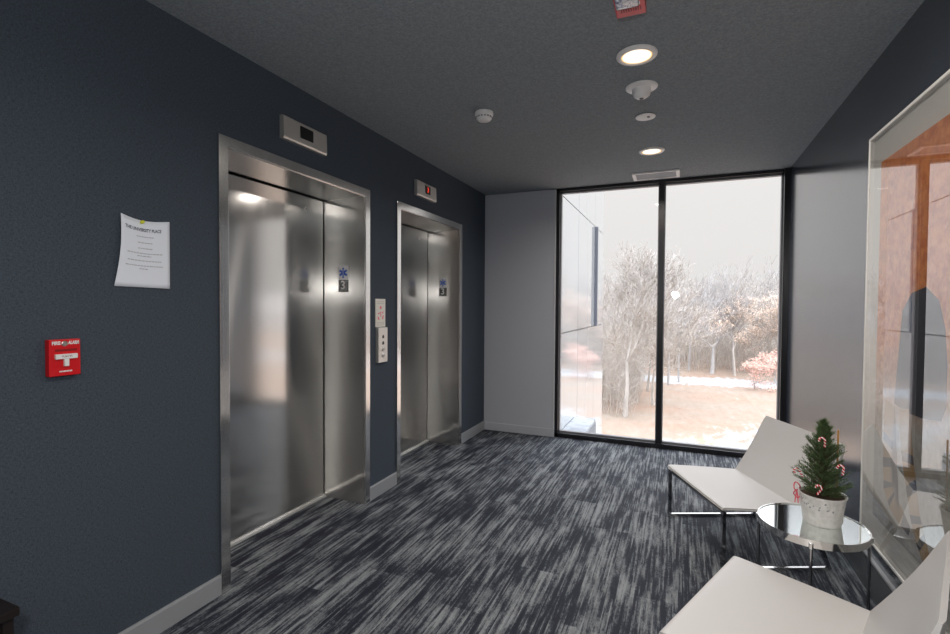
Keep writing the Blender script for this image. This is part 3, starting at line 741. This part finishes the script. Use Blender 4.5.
# building wing with glossy panels seen past the window's left edge
mt = P('glossy_metal_panel', (.62, .64, .65), .05, .45, IOR=1.9); n, l, b = nt(mt)
g = noise_n(mt, coords(mt, (.2, .5, .3), 'World'), 1, 2)
bump(mt, g, .05, .02)
FX = .64
t = tag(empty('building_wing', (FX, 5.4, G)), 'adjoining wing of glossy pale panels seen through the left window pane', 'building')
zz = [(G, 1.05-.012), (1.05, 2.78-.012), (2.78, 5.6)]
ys = [5.45, 5.69, 7.14, 8.59]
def pan(y0_, y1_, z0_, z1_): obj('wall_panel', B((-.02, y0_-5.4, z0_-G), (0, y1_-5.4, z1_-G)), mt, t)
for z0_, z1_ in zz:
    for y0_, y1_ in zip(ys, ys[1:]): pan(y0_, y1_-.012, z0_, z1_)
for z0_, z1_ in (zz[0], zz[2]): pan(8.59, 9.66, z0_, z1_)
pan(8.73, 9.66, *zz[1])
obj('wing_core', B((-3.5, 5.45-5.4, 0), (-.03, 9.64-5.4, 5.55-G)), P('panel_joint', (.20, .21, .22), .6), t)
ww = obj('slit_window', B((-.045, 8.59-5.4, 1.05-G), (-.002, 8.72-5.4, 2.768-G)), P('slit_window_glass', (.10, .11, .14), .12), t)
obj('slit_window_frame', B((-.024, 8.585-5.4, 1.05-G), (.050, 8.64-5.4, 2.768-G)), P('slit_frame', (.12, .13, .16), .4), ww)
# snow covered ledge below
mt = P('old_snow', (.86, .88, .90), .8); n, l, b = nt(mt)
g = noise_n(mt, coords(mt, (3, 3, 3), 'World'), 1, 5, .7); l.new(ramp(mt, g, [(.4, (.28, .30, .34)), (.55, (.42, .44, .46))]), b.inputs['Base Color'])
t = tag(empty('snowy_ledge', (.64, 6.4, -.25)), 'snow covered roof ledge outside below the window, beside the panelled wing', 'roof ledge')
obj('ledge_slab', B((.003, -.95, -.35), (.305, .56, 0)), P('ledge_grey', (.22, .24, .27), .6), t)
obj('snow_cover', B((.003, -.95, 0), (.30, .555, .05)), mt, t, bevel=.012)

# ---- trees
def bark(name, c):
    mt = P(name, c, .95); n, l, b = nt(mt)
    g = noise_n(mt, coords(mt, (3, 3, 1)), 1, 3); l.new(ramp(mt, g, [(.3, tuple(k*.8 for k in c)), (.7, tuple(min(1, k*1.12) for k in c))]), b.inputs['Base Color'])
    return mt
BK = [bark('haze_paled_bark', (.46, .43, .405)), bark('grey_bark', (.43, .415, .415)), bark('tan_bark', (.48, .435, .395))]  # barks made paler, putting the outdoor haze and glare into their colour
LF = [P('orange_leaves', (.70, .50, .40), .8), P('red_leaves', (.66, .43, .36), .8), P('pale_dry_leaves', (.74, .57, .46), .8)]
def tree_mesh(seed, h, spread=.6, levels=5, r0=.17, twig=.022, lean=0.0, fork=.3, leaf=0):
    rnd = random.Random(seed); V, Fc, LV, LFc = [], [], [], []
    def seg(a, b_, ra, rb):
        d = (b_-a).normalized(); up = Vector((0, 0, 1)) if abs(d.z) < .9 else Vector((1, 0, 0)); s = d.cross(up).normalized(); t = s.cross(d)
        k = len(V); n_ = 5 if ra > .06 else 3
        for (p, r) in ((a, ra), (b_, rb)):
            for i in range(n_): an = 2*math.pi*i/n_; V.append(p+(s*math.cos(an)+t*math.sin(an))*r)
        for i in range(n_): j = (i+1) % n_; Fc.append((k+i, k+j, k+n_+j, k+n_+i))
    def grow(p, d, L, r, lv):
        nseg = 3 if lv < 2 else 2
        for i in range(nseg):
            d = (d+Vector((rnd.uniform(-1, 1), rnd.uniform(-1, 1), rnd.uniform(-.5, .9)))*(.10 if lv == 0 else .20)).normalized()
            q = p+d*L/nseg; r2 = max(twig*.7, r*(1-.28/ (1 if lv else 1.4))); seg(p, q, r, r2); p, r = q, r2
            if lv > 0 and lv < levels and rnd.random() < .85:
                side(p, d, L*.62, r*.6, lv+1)
        if lv < levels:
            for _ in range(2 if lv else 3): side(p, d, L*rnd.uniform(.62, .85), r*.70, lv+1)
        elif leaf:
            for _ in range(leaf):
                c = p+Vector((rnd.uniform(-1, 1), rnd.uniform(-1, 1), rnd.uniform(-1, 1)))*.28; k = len(LV)
                u = Vector((rnd.uniform(-1, 1), rnd.uniform(-1, 1), rnd.uniform(-1, 1))).normalized(); w2 = u.orthogonal().normalized()
                LV.extend([c-u*.07, c+w2*.05, c+u*.07, c-w2*.05]); LFc.append((k, k+1, k+2, k+3))
    def side(p, d, L, r, lv):
        o = Vector((rnd.uniform(-1, 1), rnd.uniform(-1, 1), rnd.uniform(-.35, .6))).normalized()
        dd = (d*(1-spread*.5)+o*spread).normalized(); dd.z = dd.z+.12; grow(p, dd.normalized(), L, max(r, twig), lv)
    grow(Vector((0, 0, -.4)), Vector((lean, 0, 1)).normalized(), h*fork, r0, 0)
    zmax = max(v.z for v in V); k = h/zmax
    me = bpy.data.meshes.new('tree'); me.from_pydata([(v.x*k, v.y*k, v.z*k if v.z > 0 else v.z) for v in V], [], Fc)
    lm = None
    if LV: lm = bpy.data.meshes.new('leaves'); lm.from_pydata([v*k for v in LV], [], LFc)
    return me, lm
def plant(name, loc, mesh, bk, label, cat, group, lf=None, rz=0, sc=1.0):
    me, lm = mesh
    t = tag(empty(name, loc, rz), label, cat, group); t.scale = (sc, sc, sc)
    if not me.materials: me.materials.append(bk)
    o = bpy.data.objects.new('branches', me); COL.objects.link(o); o.parent = t
    if lm:
        if not lm.materials: lm.materials.append(lf)
        o = bpy.data.objects.new('leaves', lm); COL.objects.link(o); o.parent = t; o['kind'] = 'stuff'
    return t
big = tree_mesh(3, 15.6, .62, 6, .14, .014, .08, .20)
plant('bare_tree', (-2.2, 43.5, G), big, BK[0], 'largest nearest bare tree with spreading branches, in the left window pane', 'tree', None)
m2_ = tree_mesh(8, 13.2, .70, 6, .16, .016, .05, .22)
plant('bare_tree', (-.2, 50, G), m2_, BK[2], 'bare leaning tree just right of the largest nearest tree, by the dark mullion', 'tree', None, rz=1)
th1 = tree_mesh(11, 14.5, .5, 5, .20, .026, .04, .35)
plant('bare_tree', (.86, 63.5, G), th1, BK[1], 'slim bare tree standing in the snow band just right of the mullion', 'tree', None)
plant('bare_tree', (2.05, 66.5, G), th1, BK[1], 'second slim bare tree in the snow band, right of the first slim one', 'tree', None, rz=2.2, sc=.92)
vt = tree_mesh(21, 17.2, .5, 5, .24, .02, -.02, .30)
plant('bare_tree', (9.5, 79, G), vt, BK[1], 'tall forked bare tree rising above the treeline right of centre', 'tree', None, rz=.6)
plant('bare_tree', (6.4, 77, G), tree_mesh(23, 13.5, .6, 5, .34, .03, .02, .30), BK[1], 'thick-trunked darker tree at the front of the woods, centre of the right pane', 'tree', None)
# red leaved saplings
plant('red_leaved_sapling', (10.2, 64.0, G), tree_mesh(31, 3.9, .8, 4, .07, .02, 0, .35, 9), BK[1], 'small tree with salmon red leaves standing in the snow band', 'tree', None, LF[1])
plant('red_leaved_sapling', (13.2, 70.5, G), tree_mesh(33, 4.0, .9, 4, .09, .02, 0, .3, 12), BK[1], 'rounder brighter red tree just behind and right of the salmon sapling', 'tree', None, LF[1])
for i, (x_, y_, h_) in enumerate([(9.2, 75.5, 11.5), (15.2, 76, 12.5), (12.6, 78.5, 10)]):
    plant('russet_oak', (x_, y_, G), tree_mesh(40+i, h_, .75, 5, .16, .025, 0, .28, 4), BK[2],
          ['oak still holding pale orange leaves, leftmost of three at the woods edge', 'oak still holding pale orange leaves, rightmost of three at the woods edge', 'oak with orange leaves, middle one of three at the woods edge'][i], 'tree', None, LF[2])
# the woods: five kinds of bare tree, repeated
kinds = [tree_mesh(50+i, 15.0, .62, 5, .15, .019, random.Random(i).uniform(-.08, .08), .26) for i in range(6)]
for i, k_ in enumerate(kinds): k_[0].materials.append(BK[i % 3])
rnd = random.Random(77); cnt = 0
for row_, (yy, step) in enumerate(((82, 3.4), (92, 3.8), (104, 4.4))):
    x_ = -48+row_
    while x_ < 62:
        plant('woodland_tree', (x_+rnd.uniform(-1.2, 1.2), yy+rnd.uniform(-4, 4), G), kinds[rnd.randrange(6)], None,
              'bare grey-brown tree of the woods beyond the meadow and snow band', 'tree', 'bare woodland trees', rz=rnd.uniform(0, 6.28), sc=rnd.uniform(.82, 1.12)*(1+.06*row_))
        x_ += step
for i, (x_, y_) in enumerate([(-5.6, 52), (-8.5, 56), (-4.2, 60), (-1.2, 58), (-11, 50), (-14.5, 58), (-7, 66), (-2.8, 70), (-12, 68)]):
    plant('woodland_tree', (x_, y_, G), kinds[i % 6], None, 'bare tree of the denser grove at the left behind the largest tree', 'tree', 'bare trees of the left grove', rz=i*1.3, sc=.78+.05*(i % 4))
# understorey: countless thin stems and twigs
V, Fc = [], []
rnd = random.Random(5)
def stem(a, b_, r):
    d = (b_-a).normalized(); s = d.cross(Vector((.3, 1, .1))).normalized(); t_ = s.cross(d); k = len(V)
    for p, rr in ((a, r), (b_, r*.5)):
        for i in range(3): an = 2.094*i; V.append(p+(s*math.cos(an)+t_*math.sin(an))*rr)
    for i in range(3): j = (i+1) % 3; Fc.append((k+i, k+j, k+3+j, k+3+i))
for k in range(8500):
    if k < 1300: x_, y_ = rnd.uniform(-26, -2), rnd.uniform(50, 74)
    elif k < 2100: x_, y_ = rnd.uniform(-14, -1.6), rnd.uniform(43, 58)
    else: x_, y_ = rnd.uniform(-50, 64), rnd.uniform(79, 120)
    thin = .55 if y_ < 78 else 1.0; p = Vector((x_, y_, G-.1)); hh = rnd.uniform(1.5, 8.5)*(.75 if y_ < 78 else 1); d = Vector((rnd.uniform(-.3, .3), rnd.uniform(-.3, .3), 1))
    q = p+d*hh; stem(p, q, rnd.uniform(.02, .06)*thin)
    for _ in range(4):
        s0 = p.lerp(q, rnd.uniform(.3, 1)); stem(s0, s0+Vector((rnd.uniform(-1, 1), rnd.uniform(-1, 1), rnd.uniform(.1, 1.3)))*rnd.uniform(.6, 1.8), .02)
me = bpy.data.meshes.new('undergrowth'); me.from_pydata(V, [], Fc)
tag(link('undergrowth', me, BK[2]), 'dense bare undergrowth filling the woods beyond the meadow', 'undergrowth', None, 'stuff')
# far wooded rise closing the view between the trunks
bm = bmesh.new(); prev = None
for i in range(221):
    x_ = -150+i*1.6; hh = 12.5+1.6*noise.noise(Vector((x_*.08, 3, 0)))+.8*noise.noise(Vector((x_*.6, 9, 0)))
    col = [bm.verts.new((x_, 128, G-1)), bm.verts.new((x_, 132+1.2*noise.noise(Vector((x_*.4, 1, 0))), G+hh*.6)), bm.verts.new((x_, 138, G+hh)), bm.verts.new((x_, 190, G+hh*.9))]
    if prev:
        for a in range(3): bm.faces.new((prev[a], col[a], col[a+1], prev[a+1]))
    prev = col
mt = P('far_twig_mass', (.5, .46, .42), 1); n, l, b = nt(mt)
g = noise_n(mt, coords(mt, (1.3, .3, .25), 'World'), 1, 5, .7); l.new(ramp(mt, g, [(.35, (.34, .32, .31)), (.6, (.43, .405, .385))]), b.inputs['Base Color'])
tag(obj('distant_woodland', bm, mt), 'hazy far wooded rise behind the bare trees', 'woodland', None, 'stuff')
